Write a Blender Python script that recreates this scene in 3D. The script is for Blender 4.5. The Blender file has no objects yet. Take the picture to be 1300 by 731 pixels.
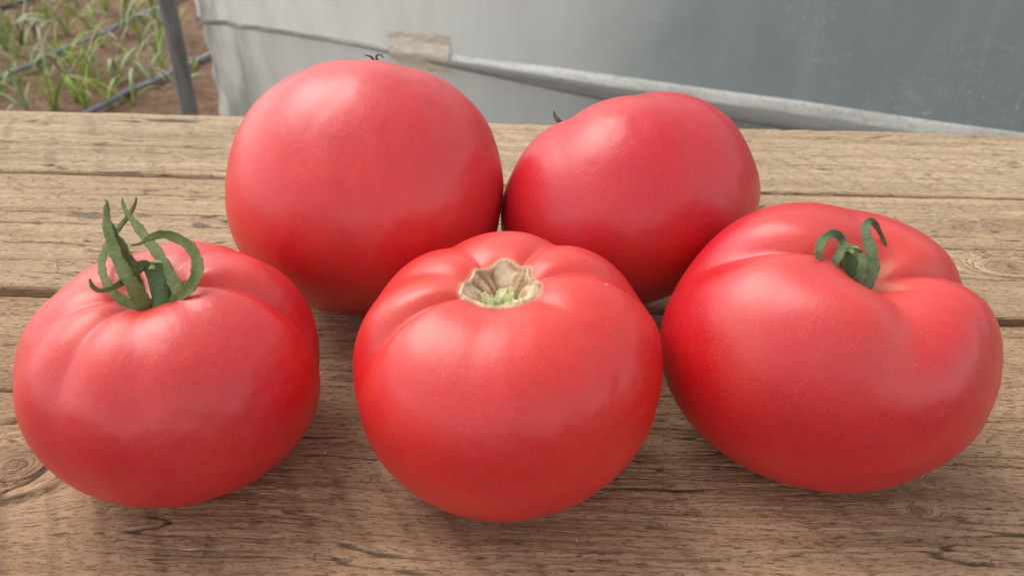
import bpy, math, random
import numpy as np
from mathutils import Vector, Matrix

C = bpy.context.scene.collection
scene = bpy.context.scene
R_ = math.radians

# ------------------------------------------------------------------ camera, light, exposure
IMW, IMH, FPX = 1300.0, 731.0, 960.0
PITCH, YAW, ROLL, CAMH = 31.0, 1.6, 0.9, 0.19
cam_m = Matrix.Rotation(R_(YAW), 3, 'Z') @ Matrix.Rotation(R_(90 - PITCH), 3, 'X') @ Matrix.Rotation(R_(ROLL), 3, 'Z')
cam_d = bpy.data.cameras.new('camera')
cam = bpy.data.objects.new('camera', cam_d); C.objects.link(cam)
cam.location = (0, 0, CAMH); cam.rotation_euler = cam_m.to_euler()
cam_d.sensor_width = 36; cam_d.lens = FPX / IMW * 36
cam_d.clip_start = .01; cam_d.clip_end = 500
cam_d.dof.use_dof = True; cam_d.dof.focus_distance = .30; cam_d.dof.aperture_fstop = 15
scene.camera = cam

SUN_AZ, SUN_EL = -62.0, 56.0          # azimuth from +Y towards +X
world = bpy.data.worlds.new('World'); scene.world = world; world.use_nodes = True
wt = world.node_tree; wt.nodes.clear()
sky = wt.nodes.new('ShaderNodeTexSky'); sky.sky_type = 'NISHITA'; sky.sun_disc = False
sky.sun_elevation = R_(SUN_EL); sky.sun_rotation = R_(SUN_AZ)
sky.air_density = 1.0; sky.dust_density = 1.0; sky.ozone_density = 1.0
hs = wt.nodes.new('ShaderNodeHueSaturation'); hs.inputs['Saturation'].default_value = .14
bg = wt.nodes.new('ShaderNodeBackground'); bg.inputs[1].default_value = .15
wo = wt.nodes.new('ShaderNodeOutputWorld')
wt.links.new(sky.outputs[0], hs.inputs['Color']); wt.links.new(hs.outputs[0], bg.inputs[0]); wt.links.new(bg.outputs[0], wo.inputs[0])

sun_d = bpy.data.lights.new('sun', 'SUN'); sun_d.energy = 1.3; sun_d.angle = R_(42); sun_d.color = (1, .95, .87)
sun = bpy.data.objects.new('sun', sun_d); C.objects.link(sun)
sdir = Vector((math.sin(R_(SUN_AZ)) * math.cos(R_(SUN_EL)), math.cos(R_(SUN_AZ)) * math.cos(R_(SUN_EL)), math.sin(R_(SUN_EL))))
sun.rotation_euler = sdir.to_track_quat('Z', 'Y').to_euler(); sun.location = (0, 0, 5)

scene.view_settings.view_transform = 'Standard'; scene.view_settings.look = 'None'
scene.view_settings.gamma = 1; scene.view_settings.use_curve_mapping = False
scene.view_settings.exposure = 0.69

# ------------------------------------------------------------------ helpers
def ray(px, py):
    return np.array(cam_m @ Vector(((px - IMW / 2) / FPX, -(py - IMH / 2) / FPX, -1.0)))
CAMP = np.array([0, 0, CAMH])
FWD = np.array(cam_m @ Vector((0, 0, -1)))
def on_z(px, py, z=0.0):
    d = ray(px, py); return CAMP + d * ((z - CAMP[2]) / d[2])
def at_depth(px, py, depth):
    return CAMP + ray(px, py) * depth

def prop(o, label=None, cat=None, group=None, kind=None):
    for k, v in (('label', label), ('category', cat), ('group', group), ('kind', kind)):
        if v: o[k] = v
    return o
def empty(name, loc=(0, 0, 0), **k):
    o = bpy.data.objects.new(name, None); o.empty_display_size = .02; o.location = loc
    C.objects.link(o); return prop(o, **k)
def mesh_obj(name, verts, faces, mat, parent=None, smooth=True, attrs=None, uvdir=None, **k):
    me = bpy.data.meshes.new(name)
    verts = np.asarray(verts, float); 
    faces = np.asarray(faces) if not isinstance(faces, list) else faces
    if isinstance(faces, np.ndarray) and faces.shape[1] == 4:
        n = len(faces)
        me.vertices.add(len(verts)); me.vertices.foreach_set('co', verts.astype(np.float32).ravel())
        me.loops.add(n * 4); me.loops.foreach_set('vertex_index', faces.astype(np.int32).ravel())
        me.polygons.add(n); me.polygons.foreach_set('loop_start', np.arange(0, n * 4, 4, dtype=np.int32))
        me.polygons.foreach_set('loop_total', np.full(n, 4, dtype=np.int32))
        me.update(calc_edges=True)
    else:
        me.from_pydata([tuple(v) for v in verts], [], [tuple(int(i) for i in f) for f in faces]); me.update()
    me.polygons.foreach_set('use_smooth', [smooth] * len(me.polygons))
    for a, d in (attrs or {}).items():
        d = np.asarray(d, np.float32)
        if d.ndim == 2:
            at = me.attributes.new(a, 'FLOAT_VECTOR', 'POINT'); at.data.foreach_set('vector', d.ravel())
        else:
            at = me.attributes.new(a, 'FLOAT', 'POINT'); at.data.foreach_set('value', d.ravel())
    if mat: me.materials.append(mat)
    o = bpy.data.objects.new(name, me); C.objects.link(o); o.parent = parent
    return prop(o, **k)
def grid_faces(nr, nc, wrap=False):
    r = np.arange(nr - 1)[:, None]; c = np.arange(nc if wrap else nc - 1)[None, :]
    c2 = (c + 1) % nc
    a = r * nc + c; b = r * nc + c2; d = (r + 1) * nc + c; e = (r + 1) * nc + c2
    return np.stack([a + 0 * b, b + 0 * a, e + 0 * a, d + 0 * b], -1).reshape(-1, 4)

def _h(ix, iy, s):
    n = (ix.astype(np.int64) * 374761393 + iy.astype(np.int64) * 668265263 + s * 2147483647 + 1013904223) & 0xffffffff
    n = ((n ^ (n >> 13)) * 1274126177) & 0xffffffff
    n = ((n ^ (n >> 16)) * 2246822519) & 0xffffffff
    return ((n ^ (n >> 15)) & 0xffffff) / float(0xffffff)
def vnoise(x, y, s=0):
    x = np.asarray(x, float); y = np.asarray(y, float)
    ix = np.floor(x); iy = np.floor(y); fx = x - ix; fy = y - iy
    fx = fx * fx * fx * (fx * (fx * 6 - 15) + 10); fy = fy * fy * fy * (fy * (fy * 6 - 15) + 10)
    ix = ix.astype(np.int64); iy = iy.astype(np.int64)
    a = _h(ix, iy, s); b = _h(ix + 1, iy, s); c = _h(ix, iy + 1, s); d = _h(ix + 1, iy + 1, s)
    return ((a * (1 - fx) + b * fx) * (1 - fy) + (c * (1 - fx) + d * fx) * fy) * 2 - 1
def fbm(x, y, s=0, o=4):
    r = 0; a = 1; t = 0
    for i in range(o):
        r = r + a * vnoise(x * 2 ** i + i * 17.3, y * 2 ** i - i * 9.1, s + i * 7); t += a; a *= .5
    return r / t


def smooth(a, b, x):
    t = np.clip((x - a) / (b - a), 0, 1)
    return t * t * (3 - 2 * t)

def tomato_points(T, u, v, off=0.0):
    """local surface of a tomato: u = azimuth, v = polar angle from the stem (0..pi)"""
    hr = T['h']
    s = np.sin(v); c = np.cos(v)
    ex = T.get('ex', .88)
    rho = np.abs(s) ** ex
    z = np.sign(c) * np.abs(c) ** T.get('ez', .9) * hr
    z = np.where(c < 0, z * T.get('bot', 1.0), z)
    # widest belt raised or lowered
    rho = rho * (1 + T.get('pear', 0) * np.cos(v))
    # low lumps
    lump = np.zeros_like(u)
    for (k, l, a, p) in T['lumps']:
        lump = lump + a * np.cos(k * u + p) * np.sin(v) ** abs(k) * np.cos(l * v)
    # creases run from the stem outwards
    cr = np.zeros_like(u); cavc = np.zeros_like(u)
    for (ph, dep, wid, v0) in T['creases']:
        d = (u - math.radians(ph) + math.pi) % (2 * math.pi) - math.pi
        w = wid * (0.75 + 0.35 * v)
        g = np.exp(-np.abs(d / w) ** 1.55)
        env = smooth(0.0, .35, v) * (1 - smooth(v0 * .45, v0, v))
        cr = cr + dep * g * env
        cavc = cavc + dep * g
    f = 1 + lump - cr
    x = rho * f * np.cos(u); y = rho * f * np.sin(u)
    z = z * (1 + lump * .5 - cr * .85)
    rr = rho / T['cw']
    cav = T['cav'] * np.exp(-(rr) ** 2 * 1.2) 
    cav = cav + T.get('cav2', .05) * np.exp(-(rho / (T['cw'] * 2.2)) ** 2)
    z = z - np.where(c > 0, cav, 0)
    for (ph, amp, wd, vc) in T.get('bumps', []):
        d = (u - math.radians(ph) + math.pi) % (2 * math.pi) - math.pi
        z = z + amp * np.exp(-(d / wd) ** 2) * np.exp(-((v - vc) / .38) ** 2) * smooth(0, .25, v)
    # dimple at the blossom end
    z = z + np.where(c < 0, .05 * np.exp(-(rho / .25) ** 2), 0)
    x = x + T.get('shear', 0) * z
    P = np.stack([x * T.get('sx', 1), y * T.get('sy', 1), z], -1) * T['R']
    return P

def axes_rot(tx, ty, tz=0):
    """rotation: tilt so that the stem leans by tx towards +x and ty towards +y (degrees)"""
    a = math.radians(tx); b = math.radians(ty)
    ax = np.array([math.sin(a) * math.cos(b), math.sin(b), math.cos(a) * math.cos(b)])
    z = ax / np.linalg.norm(ax)
    x = np.array([1., 0, 0]); x = x - z * (x @ z); x /= np.linalg.norm(x)
    y = np.cross(z, x)
    M = np.stack([x, y, z], 1)
    t = math.radians(tz)
    return M @ np.array([[math.cos(t), -math.sin(t), 0], [math.sin(t), math.cos(t), 0], [0, 0, 1]])

def tomato_grid(nu, nv):
    u = np.linspace(0, 2 * math.pi, nu, endpoint=False)
    v = np.linspace(0, 1, nv + 1)
    v = math.pi * (v - .10 * np.sin(2 * math.pi * v) / math.pi * 1.0)
    return np.meshgrid(u, v, indexing='xy')
TOM = dict(
 left=dict(h=.80, pear=.02, ex=.92, cw=.26, cav=.16, lumps=[(2,0,.012,.6),(3,0,.010,1.2),(1,1,.01,2)],
   creases=[(12,.115,.16,2.3),(-28,.03,.3,1.5),(-75,.035,.28,1.7),(-112,.05,.20,2.0),(-150,.05,.22,1.9),(170,.03,.3,1.5),(120,.05,.3,1.5),(62,.05,.3,1.5)]),
 mid=dict(h=.84, cw=.205, cav=.21, cav2=.14, pear=.075, ex=.93, lumps=[(2,0,.012,2.6),(3,0,.012,.2),(1,1,.01,1)],
   creases=[(-155,.10,.13,1.7),(-100,.02,.3,1.3),(-38,.055,.28,1.9),(14,.075,.17,1.6),(60,.07,.22,1.6),(122,.06,.24,1.6),(165,.04,.25,1.6)]),
 right=dict(bumps=[(-126,.09,.62,.60),(-40,.085,.5,.58)], h=.78, shear=.05, cw=.25, cav=.17, cav2=.12, lumps=[(2,0,.02,0),(3,0,.02,2.2),(1,1,.012,2)],
   creases=[(164,.17,.20,1.8),(-86,.05,.30,1.1),(6,.14,.22,1.45),(-42,.035,.28,1.6),(85,.05,.4,1.6)]),
 backl=dict(h=.86, cw=.24, cav=.14, lumps=[(2,0,.012,1),(3,0,.015,2.0),(1,1,.012,.3)],
   creases=[(-100,.02,.3,2.0),(-135,.03,.25,2.0),(-60,.022,.3,2.0),(150,.06,.25,1.7),(20,.05,.3,1.7),(90,.05,.3,1.5)]),
 backr=dict(h=.86, cw=.26, cav=.16, lumps=[(2,0,.015,1.5),(3,0,.015,.6),(1,1,.012,.3)],
   creases=[(-120,.05,.35,2.2),(-60,.03,.35,2.2),(0,.04,.3,1.7),(60,.05,.25,1.7),(140,.05,.3,1.5),(-170,.05,.3,1.8)]),
)

FIT = {'left': [-0.11491, 0.19599, 0.04672, 0.82421, -0.18687, -0.70208], 'mid': [-0.00678, 0.19649, 0.04941, 0.84693, -0.35756, -0.38519], 'right': [0.09872, 0.21394, 0.05133, 0.84887, 0.82734, -1.50098], 'backl': [-0.07023, 0.29725, 0.05716, 0.94853, 0.3, 3.8], 'backr': [0.03958, 0.30192, 0.05551, 0.81315, -2.4, 3.4]}

# ------------------------------------------------------------------ materials
class NT:
    def __init__(s, name):
        s.m = bpy.data.materials.new(name); s.m.use_nodes = True; s.t = s.m.node_tree; s.t.nodes.clear()
        s.out = s.n('ShaderNodeOutputMaterial')
    def n(s, ty, **k):
        nd = s.t.nodes.new(ty)
        for a, b in k.items(): setattr(nd, a, b)
        return nd
    def l(s, a, b): s.t.links.new(a, b)
    def val(s, sock, v):
        if hasattr(v, 'is_output') or isinstance(v, bpy.types.NodeSocket): s.l(v, sock)
        else: sock.default_value = v
    def math(s, op, a, b=0.0, c=None, clamp=False):
        nd = s.n('ShaderNodeMath', operation=op, use_clamp=clamp)
        s.val(nd.inputs[0], a); s.val(nd.inputs[1], b)
        if c is not None: s.val(nd.inputs[2], c)
        return nd.outputs[0]
    def mix(s, f, a, b, bt='MIX'):
        nd = s.n('ShaderNodeMix', data_type='RGBA', blend_type=bt); nd.clamp_factor = True
        s.val(nd.inputs[0], f)
        for sk, v in ((nd.inputs[6], a), (nd.inputs[7], b)):
            if isinstance(v, bpy.types.NodeSocket): s.l(v, sk)
            else: sk.default_value = (*v, 1) if len(v) == 3 else v
        return nd.outputs[2]
    def rng(s, x, a, b, c=0.0, d=1.0, sm=True):
        nd = s.n('ShaderNodeMapRange'); nd.interpolation_type = 'SMOOTHSTEP' if sm else 'LINEAR'
        s.val(nd.inputs[0], x)
        for i, v in enumerate((a, b, c, d)): nd.inputs[i + 1].default_value = v
        return nd.outputs[0]
    def attr(s, name, vec=False):
        nd = s.n('ShaderNodeAttribute', attribute_name=name); return nd.outputs['Vector' if vec else 'Fac']
    def mapping(s, v, scale=(1, 1, 1), loc=(0, 0, 0), rot=(0, 0, 0)):
        nd = s.n('ShaderNodeMapping'); s.l(v, nd.inputs[0])
        nd.inputs['Location'].default_value = loc; nd.inputs['Rotation'].default_value = rot; nd.inputs['Scale'].default_value = scale
        return nd.outputs[0]
    def noise(s, v, sc, det=3.0, rough=.5, dist=0.0):
        nd = s.n('ShaderNodeTexNoise'); s.l(v, nd.inputs['Vector'])
        nd.inputs['Scale'].default_value = sc; nd.inputs['Detail'].default_value = det
        nd.inputs['Roughness'].default_value = rough; nd.inputs['Distortion'].default_value = dist
        return nd.outputs['Fac']
    def obj(s): return s.n('ShaderNodeTexCoord').outputs['Object']
    def bump(s, h, strength, dist, normal=None):
        nd = s.n('ShaderNodeBump'); s.l(h, nd.inputs['Height']); nd.inputs['Strength'].default_value = strength
        nd.inputs['Distance'].default_value = dist
        if normal is not None: s.l(normal, nd.inputs['Normal'])
        return nd.outputs[0]
    def bsdf(s, **k):
        p = s.n('ShaderNodeBsdfPrincipled')
        for a, v in k.items():
            sk = p.inputs[a.replace('_', ' ')]
            if isinstance(v, bpy.types.NodeSocket): s.l(v, sk)
            elif isinstance(v, tuple) and len(v) == 3 and sk.type == 'RGBA': sk.default_value = (*v, 1)
            else: sk.default_value = v
        s.l(p.outputs[0], s.out.inputs[0]); return p

def wood_mat(name, light, mid, dark, tint_noise, rough=.8, tks=1.0):
    N = NT(name)
    wc = N.attr('wood_coord', True); crack = N.attr('crack'); stain = N.attr('stain'); relief = N.attr('relief')
    knot = N.attr('knot'); dust = N.attr('dust')
    O = N.obj()
    big = N.noise(N.mapping(wc, (6, 14, 1)), 1, 4, .6)
    band = N.noise(N.mapping(wc, (7, 130, 1)), 1, 4, .65)
    fib = N.noise(N.mapping(wc, (70, 750, 1)), 1, 4, .7)
    fib2 = N.noise(N.mapping(wc, (150, 2400, 1)), 1, 3, .7)
    patch = N.noise(N.mapping(O, (9, 22, 9)), 1, 5, .65, .6)
    col = N.mix(N.rng(band, .34, .66), mid, light)
    col = N.mix(N.math('MULTIPLY', N.rng(big, .38, .68), .6), col, dark)
    col = N.mix(N.math('MULTIPLY', N.rng(fib, .50, .28), .50), col, tuple(c * .42 for c in dark))
    col = N.mix(N.math('MULTIPLY', N.rng(fib2, .52, .70), .38), col, tuple(min(1, c * 1.35) for c in light))
    col = N.mix(N.math('MULTIPLY', N.rng(patch, .50, .72), tint_noise), col, (.30, .27, .235))
    col = N.mix(N.math('MULTIPLY', N.rng(relief, .0, 1.0), .30), col, tuple(min(1, c * 1.25) for c in light))
    tk = N.noise(N.mapping(wc, (95, 900, 1)), 1, 4, .62, .9)
    tick = N.math('MULTIPLY', N.rng(tk, .61, .67), N.rng(N.noise(N.mapping(wc, (26, 60, 1)), 1, 4, .6), .44, .60))
    tk2 = N.noise(N.mapping(wc, (260, 1900, 1)), 1, 3, .6, .6)
    tick2 = N.rng(tk2, .58, .67)
    col = N.mix(N.math('MULTIPLY', tick, .72 * tks), col, tuple(c * .30 for c in dark))
    col = N.mix(N.math('MULTIPLY', tick2, .4 * tks), col, tuple(c * .45 for c in dark))
    spk = N.noise(N.mapping(O, (1, 1, 1)), 900, 2, .5)
    col = N.mix(N.math('MULTIPLY', N.rng(spk, .63, .75), .35), col, tuple(c * .4 for c in dark))
    col = N.mix(N.math('MULTIPLY', stain, .75), col, (.085, .07, .072))
    col = N.mix(N.math('MULTIPLY', knot, .65), col, (.13, .075, .045))
    col = N.mix(N.math('MULTIPLY', dust, N.rng(fib, .3, .6)), col, (.60, .53, .45))
    col = N.mix(N.math('MULTIPLY', crack, .95), col, (.028, .019, .014))
    h = N.math('ADD', N.math('MULTIPLY', fib, 1.0), N.math('MULTIPLY', fib2, .45))
    h = N.math('ADD', h, N.math('MULTIPLY', spk, .25))
    h = N.math('ADD', h, N.math('MULTIPLY', band, .5))
    h = N.math('SUBTRACT', h, N.math('MULTIPLY', tick, 1.3 * tks)); h = N.math('SUBTRACT', h, N.math('MULTIPLY', tick2, .6))
    nrm = N.bump(h, 1.0, .0013)
    N.bsdf(Base_Color=col, Roughness=N.rng(fib, .2, .8, rough - .1, rough + .1), Normal=nrm, Specular_IOR_Level=.25)
    return N.m
M_front = wood_mat('front_plank_wood', (.55, .365, .225), (.40, .247, .142), (.28, .158, .087), .12)
M_mid = wood_mat('middle_plank_wood', (.60, .43, .27), (.46, .31, .185), (.33, .21, .12), .2, tks=.65)
M_back = wood_mat('back_plank_wood', (.64, .475, .315), (.50, .36, .225), (.38, .26, .155), .2, tks=.35)
M_under = wood_mat('rough_timber', (.33, .25, .18), (.24, .17, .12), (.16, .11, .08), .3)

def skin_mat(name, red, rosy, orange, seed, bloom=.14):
    N = NT(name)
    O = N.mapping(N.obj(), (1, 1, 1), (seed, seed * 2, 0))
    sh = N.attr('shoulder'); pale = N.attr('pale'); ridge = N.attr('furrow'); unripe_f = N.attr('unripe')
    n1 = N.noise(O, 22, 4, .55, .4)
    n2 = N.noise(O, 60, 3, .6)
    col = N.mix(N.rng(n1, .35, .70), red, rosy)
    col = N.mix(N.math('MULTIPLY', N.rng(n2, .45, .75), .10), col, orange)
    col = N.mix(N.math('MULTIPLY', sh, .30), col, orange)
    col = N.mix(N.math('MULTIPLY', unripe_f, .26), col, orange)  # orange unripe patches, the skin's own colour
    n3 = N.noise(O, 11, 4, .6, .8)
    col = N.mix(N.math('MULTIPLY', N.rng(n3, .46, .68), bloom), col, (.74, .085, .085))
    vb_ = N.n('ShaderNodeTexVoronoi', feature='F1'); N.l(O, vb_.inputs['Vector']); vb_.inputs['Scale'].default_value = 48
    brn = N.math('MULTIPLY', N.rng(vb_.outputs['Distance'], .040, .026), N.rng(N.noise(O, 30, 1), .64, .66))
    col = N.mix(N.math('MULTIPLY', brn, .7), col, (.10, .03, .015))
    # fine pale speckle under the skin
    vo = N.n('ShaderNodeTexVoronoi', feature='F1'); N.l(O, vo.inputs['Vector']); vo.inputs['Scale'].default_value = 1500
    sp = N.rng(vo.outputs['Distance'], .45, .10)
    keep = N.rng(N.noise(O, 900, 3, .7), .35, .60)
    spk = N.math('MULTIPLY', sp, keep)
    col = N.mix(N.math('MULTIPLY', spk, .24), col, (.88, .22, .20))
    # rare lighter corky dots
    vo2 = N.n('ShaderNodeTexVoronoi', feature='F1'); N.l(O, vo2.inputs['Vector']); vo2.inputs['Scale'].default_value = 70
    dot = N.math('MULTIPLY', N.rng(vo2.outputs['Distance'], .045, .025), N.rng(N.noise(O, 38, 1), .56, .60))
    col = N.mix(N.math('MULTIPLY', dot, .4), col, (.85, .55, .40))
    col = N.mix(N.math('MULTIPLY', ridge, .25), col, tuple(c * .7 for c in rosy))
    col = N.mix(pale, col, (.80, .52, .26))
    hb = N.math('ADD', N.math('MULTIPLY', N.noise(O, 420, 3, .6), .5), N.math('MULTIPLY', spk, .35))
    hb = N.math('ADD', hb, N.math('MULTIPLY', N.noise(O, 90, 2, .5), 1.2))
    nrm = N.bump(hb, .35, .00035)
    rg = N.rng(N.noise(O, 35, 3, .6), .3, .7, .36, .46)
    N.bsdf(Base_Color=col, Roughness=rg, Normal=nrm, Subsurface_Weight=.10, Subsurface_Radius=(1.0, .22, .12), Subsurface_Scale=.004,
           Specular_IOR_Level=.72, Coat_Weight=.15, Coat_Roughness=.22)
    return N.m
SK = {
 'left': skin_mat('rosy_red_skin', (.68, .013, .013), (.60, .010, .022), (.72, .135, .075), .1, .35),
 'mid': skin_mat('warm_red_skin', (.71, .009, .008), (.63, .008, .014), (.74, .12, .06), .37),
 'right': skin_mat('deep_red_skin', (.64, .006, .012), (.56, .006, .020), (.72, .11, .06), .73),
 'backl': skin_mat('pinkish_red_skin', (.68, .012, .014), (.58, .010, .024), (.72, .14, .07), 1.2, .25),
 'backr': skin_mat('crimson_skin', (.62, .007, .014), (.56, .008, .026), (.68, .10, .06), 1.7, .1),
}
def green_mat(name, a, b, tipc, brown_from=.9):
    N = NT(name)
    O = N.obj(); t = N.attr('along')
    n1 = N.noise(O, 260, 4, .6); n2 = N.noise(O, 1400, 3, .6)
    st = N.noise(N.mapping(N.attr('strip', True), (1, 1, 1)), 1.0, 4, .65)
    col = N.mix(N.rng(n1, .3, .7), a, b)
    col = N.mix(N.math('MULTIPLY', N.rng(st, .5, .72), .35), col, tuple(min(1, c * 1.7) for c in b))
    col = N.mix(N.math('MULTIPLY', N.rng(n2, .55, .75), .4), col, (.30, .33, .20))
    col = N.mix(N.math('MULTIPLY', N.rng(n1, .62, .75), .6), col, (.13, .09, .035))
    col = N.mix(N.rng(t, brown_from, min(1.0, brown_from + .07)), col, tipc)
    nrm = N.bump(N.math('ADD', N.math('MULTIPLY', n2, .9), st), 1.0, .0007)
    N.bsdf(Base_Color=col, Roughness=.62, Normal=nrm, Subsurface_Weight=.08, Subsurface_Scale=.001, Specular_IOR_Level=.35, Sheen_Weight=.25, Sheen_Tint=(.7, .8, .5, 1))
    return N.m
G1 = green_mat('sepal_green', (.105, .135, .030), (.18, .220, .070), (.085, .030, .018), .93)
G2 = green_mat('dry_sepal', (.13, .125, .045), (.11, .12, .04), (.09, .045, .02), .85)
G3 = green_mat('stalk_green', (.085, .110, .024), (.15, .180, .048), (.06, .10, .03), 2.0)
G4 = green_mat('dusty_sepal_green', (.085, .135, .055), (.15, .215, .10), (.10, .05, .03), .95)
def plain(name, col, rough=.7, **k):
    N = NT(name); N.bsdf(Base_Color=col, Roughness=rough, **k); return N.m
def cut_mat():
    N = NT('cut_stalk'); O = N.obj()
    col = N.mix(N.rng(N.noise(O, 900, 3), .35, .65), (.20, .27, .06), (.42, .48, .18))
    N.bsdf(Base_Color=col, Roughness=.6, Normal=N.bump(N.noise(O, 1500, 3), .8, .0006)); return N.m
M_cut = cut_mat()
def cork_mat():
    N = NT('cork_scar'); O = N.obj(); w = N.attr('fold')
    n = N.noise(O, 260, 4, .65, .5); f = N.noise(O, 1100, 3, .6)
    col = N.mix(N.rng(n, .32, .68), (.52, .32, .185), (.80, .61, .43))
    col = N.mix(N.math('MULTIPLY', N.rng(f, .52, .7), .45), col, (.66, .55, .44))
    col = N.mix(w, col, (.22, .085, .035))
    N.bsdf(Base_Color=col, Roughness=.72, Normal=N.bump(N.math('ADD', n, N.math('MULTIPLY', f, .4)), .9, .0010)); return N.m
M_cork = cork_mat()
def core_mat():
    N = NT('green_core'); O = N.obj(); n = N.noise(O, 420, 4, .6, .6)
    col = N.mix(N.rng(n, .35, .65), (.42, .46, .16), (.74, .76, .48))
    N.bsdf(Base_Color=col, Roughness=.45, Subsurface_Weight=.3, Subsurface_Scale=.002, Normal=N.bump(n, .9, .0012)); return N.m
M_core = core_mat()

# ------------------------------------------------------------------ the ground
def soil_mat():
    N = NT('red_brown_soil'); O = N.obj()
    a = N.noise(O, 3.2, 5, .6); b = N.noise(O, 38, 5, .65); c = N.noise(O, 190, 3, .6)
    col = N.mix(N.rng(a, .35, .65), (.235, .135, .085), (.33, .21, .14))
    col = N.mix(N.rng(b, .5, .75), col, (.40, .26, .185))
    col = N.mix(N.math('MULTIPLY', N.rng(b, .46, .30), .7), col, (.10, .050, .032))
    col = N.mix(N.math('MULTIPLY', N.rng(c, .60, .72), .7), col, (.55, .43, .29))
    lt = N.noise(N.mapping(O, (25, 90, 20), rot=(0, 0, .6)), 1.0, 4, .7, 1.0)
    col = N.mix(N.math('MULTIPLY', N.rng(lt, .62, .68), .7), col, (.58, .48, .32))
    N.bsdf(Base_Color=col, Roughness=.95, Specular_IOR_Level=.15, Normal=N.bump(N.math('ADD', b, N.math('MULTIPLY', c, .3)), 1.0, .03)); return N.m
gx = np.concatenate([[-160, -40, -12, -6], np.arange(-4.2, 1.0, .022), [2, 5, 12, 40, 160]])
gy = np.concatenate([[-160, -40, -10, -3, 0], np.arange(1.2, 5.2, .022), [6, 9, 16, 40, 200]])
GX, GY = np.meshgrid(gx, gy)
bumpf = np.clip(np.minimum((GX + 4.2) / .3, (1.0 - GX) / .3), 0, 1) * np.clip(np.minimum((GY - 1.2) / .3, (5.2 - GY) / .5), 0, 1)
def soil_h(x, y):
    return .016 * fbm(x * 3.1, y * 3.1, 5, 3) + .020 * np.abs(fbm(x * 11, y * 11, 9, 3)) + .008 * fbm(x * 31, y * 31, 4, 2)
GZ = -.5 + soil_h(GX, GY) * bumpf
mesh_obj('ground', np.stack([GX, GY, GZ], -1).reshape(-1, 3), grid_faces(len(gy), len(gx)), soil_mat(), kind='structure',
         label='red brown crumbly soil of the planted bed behind the bench')

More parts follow.
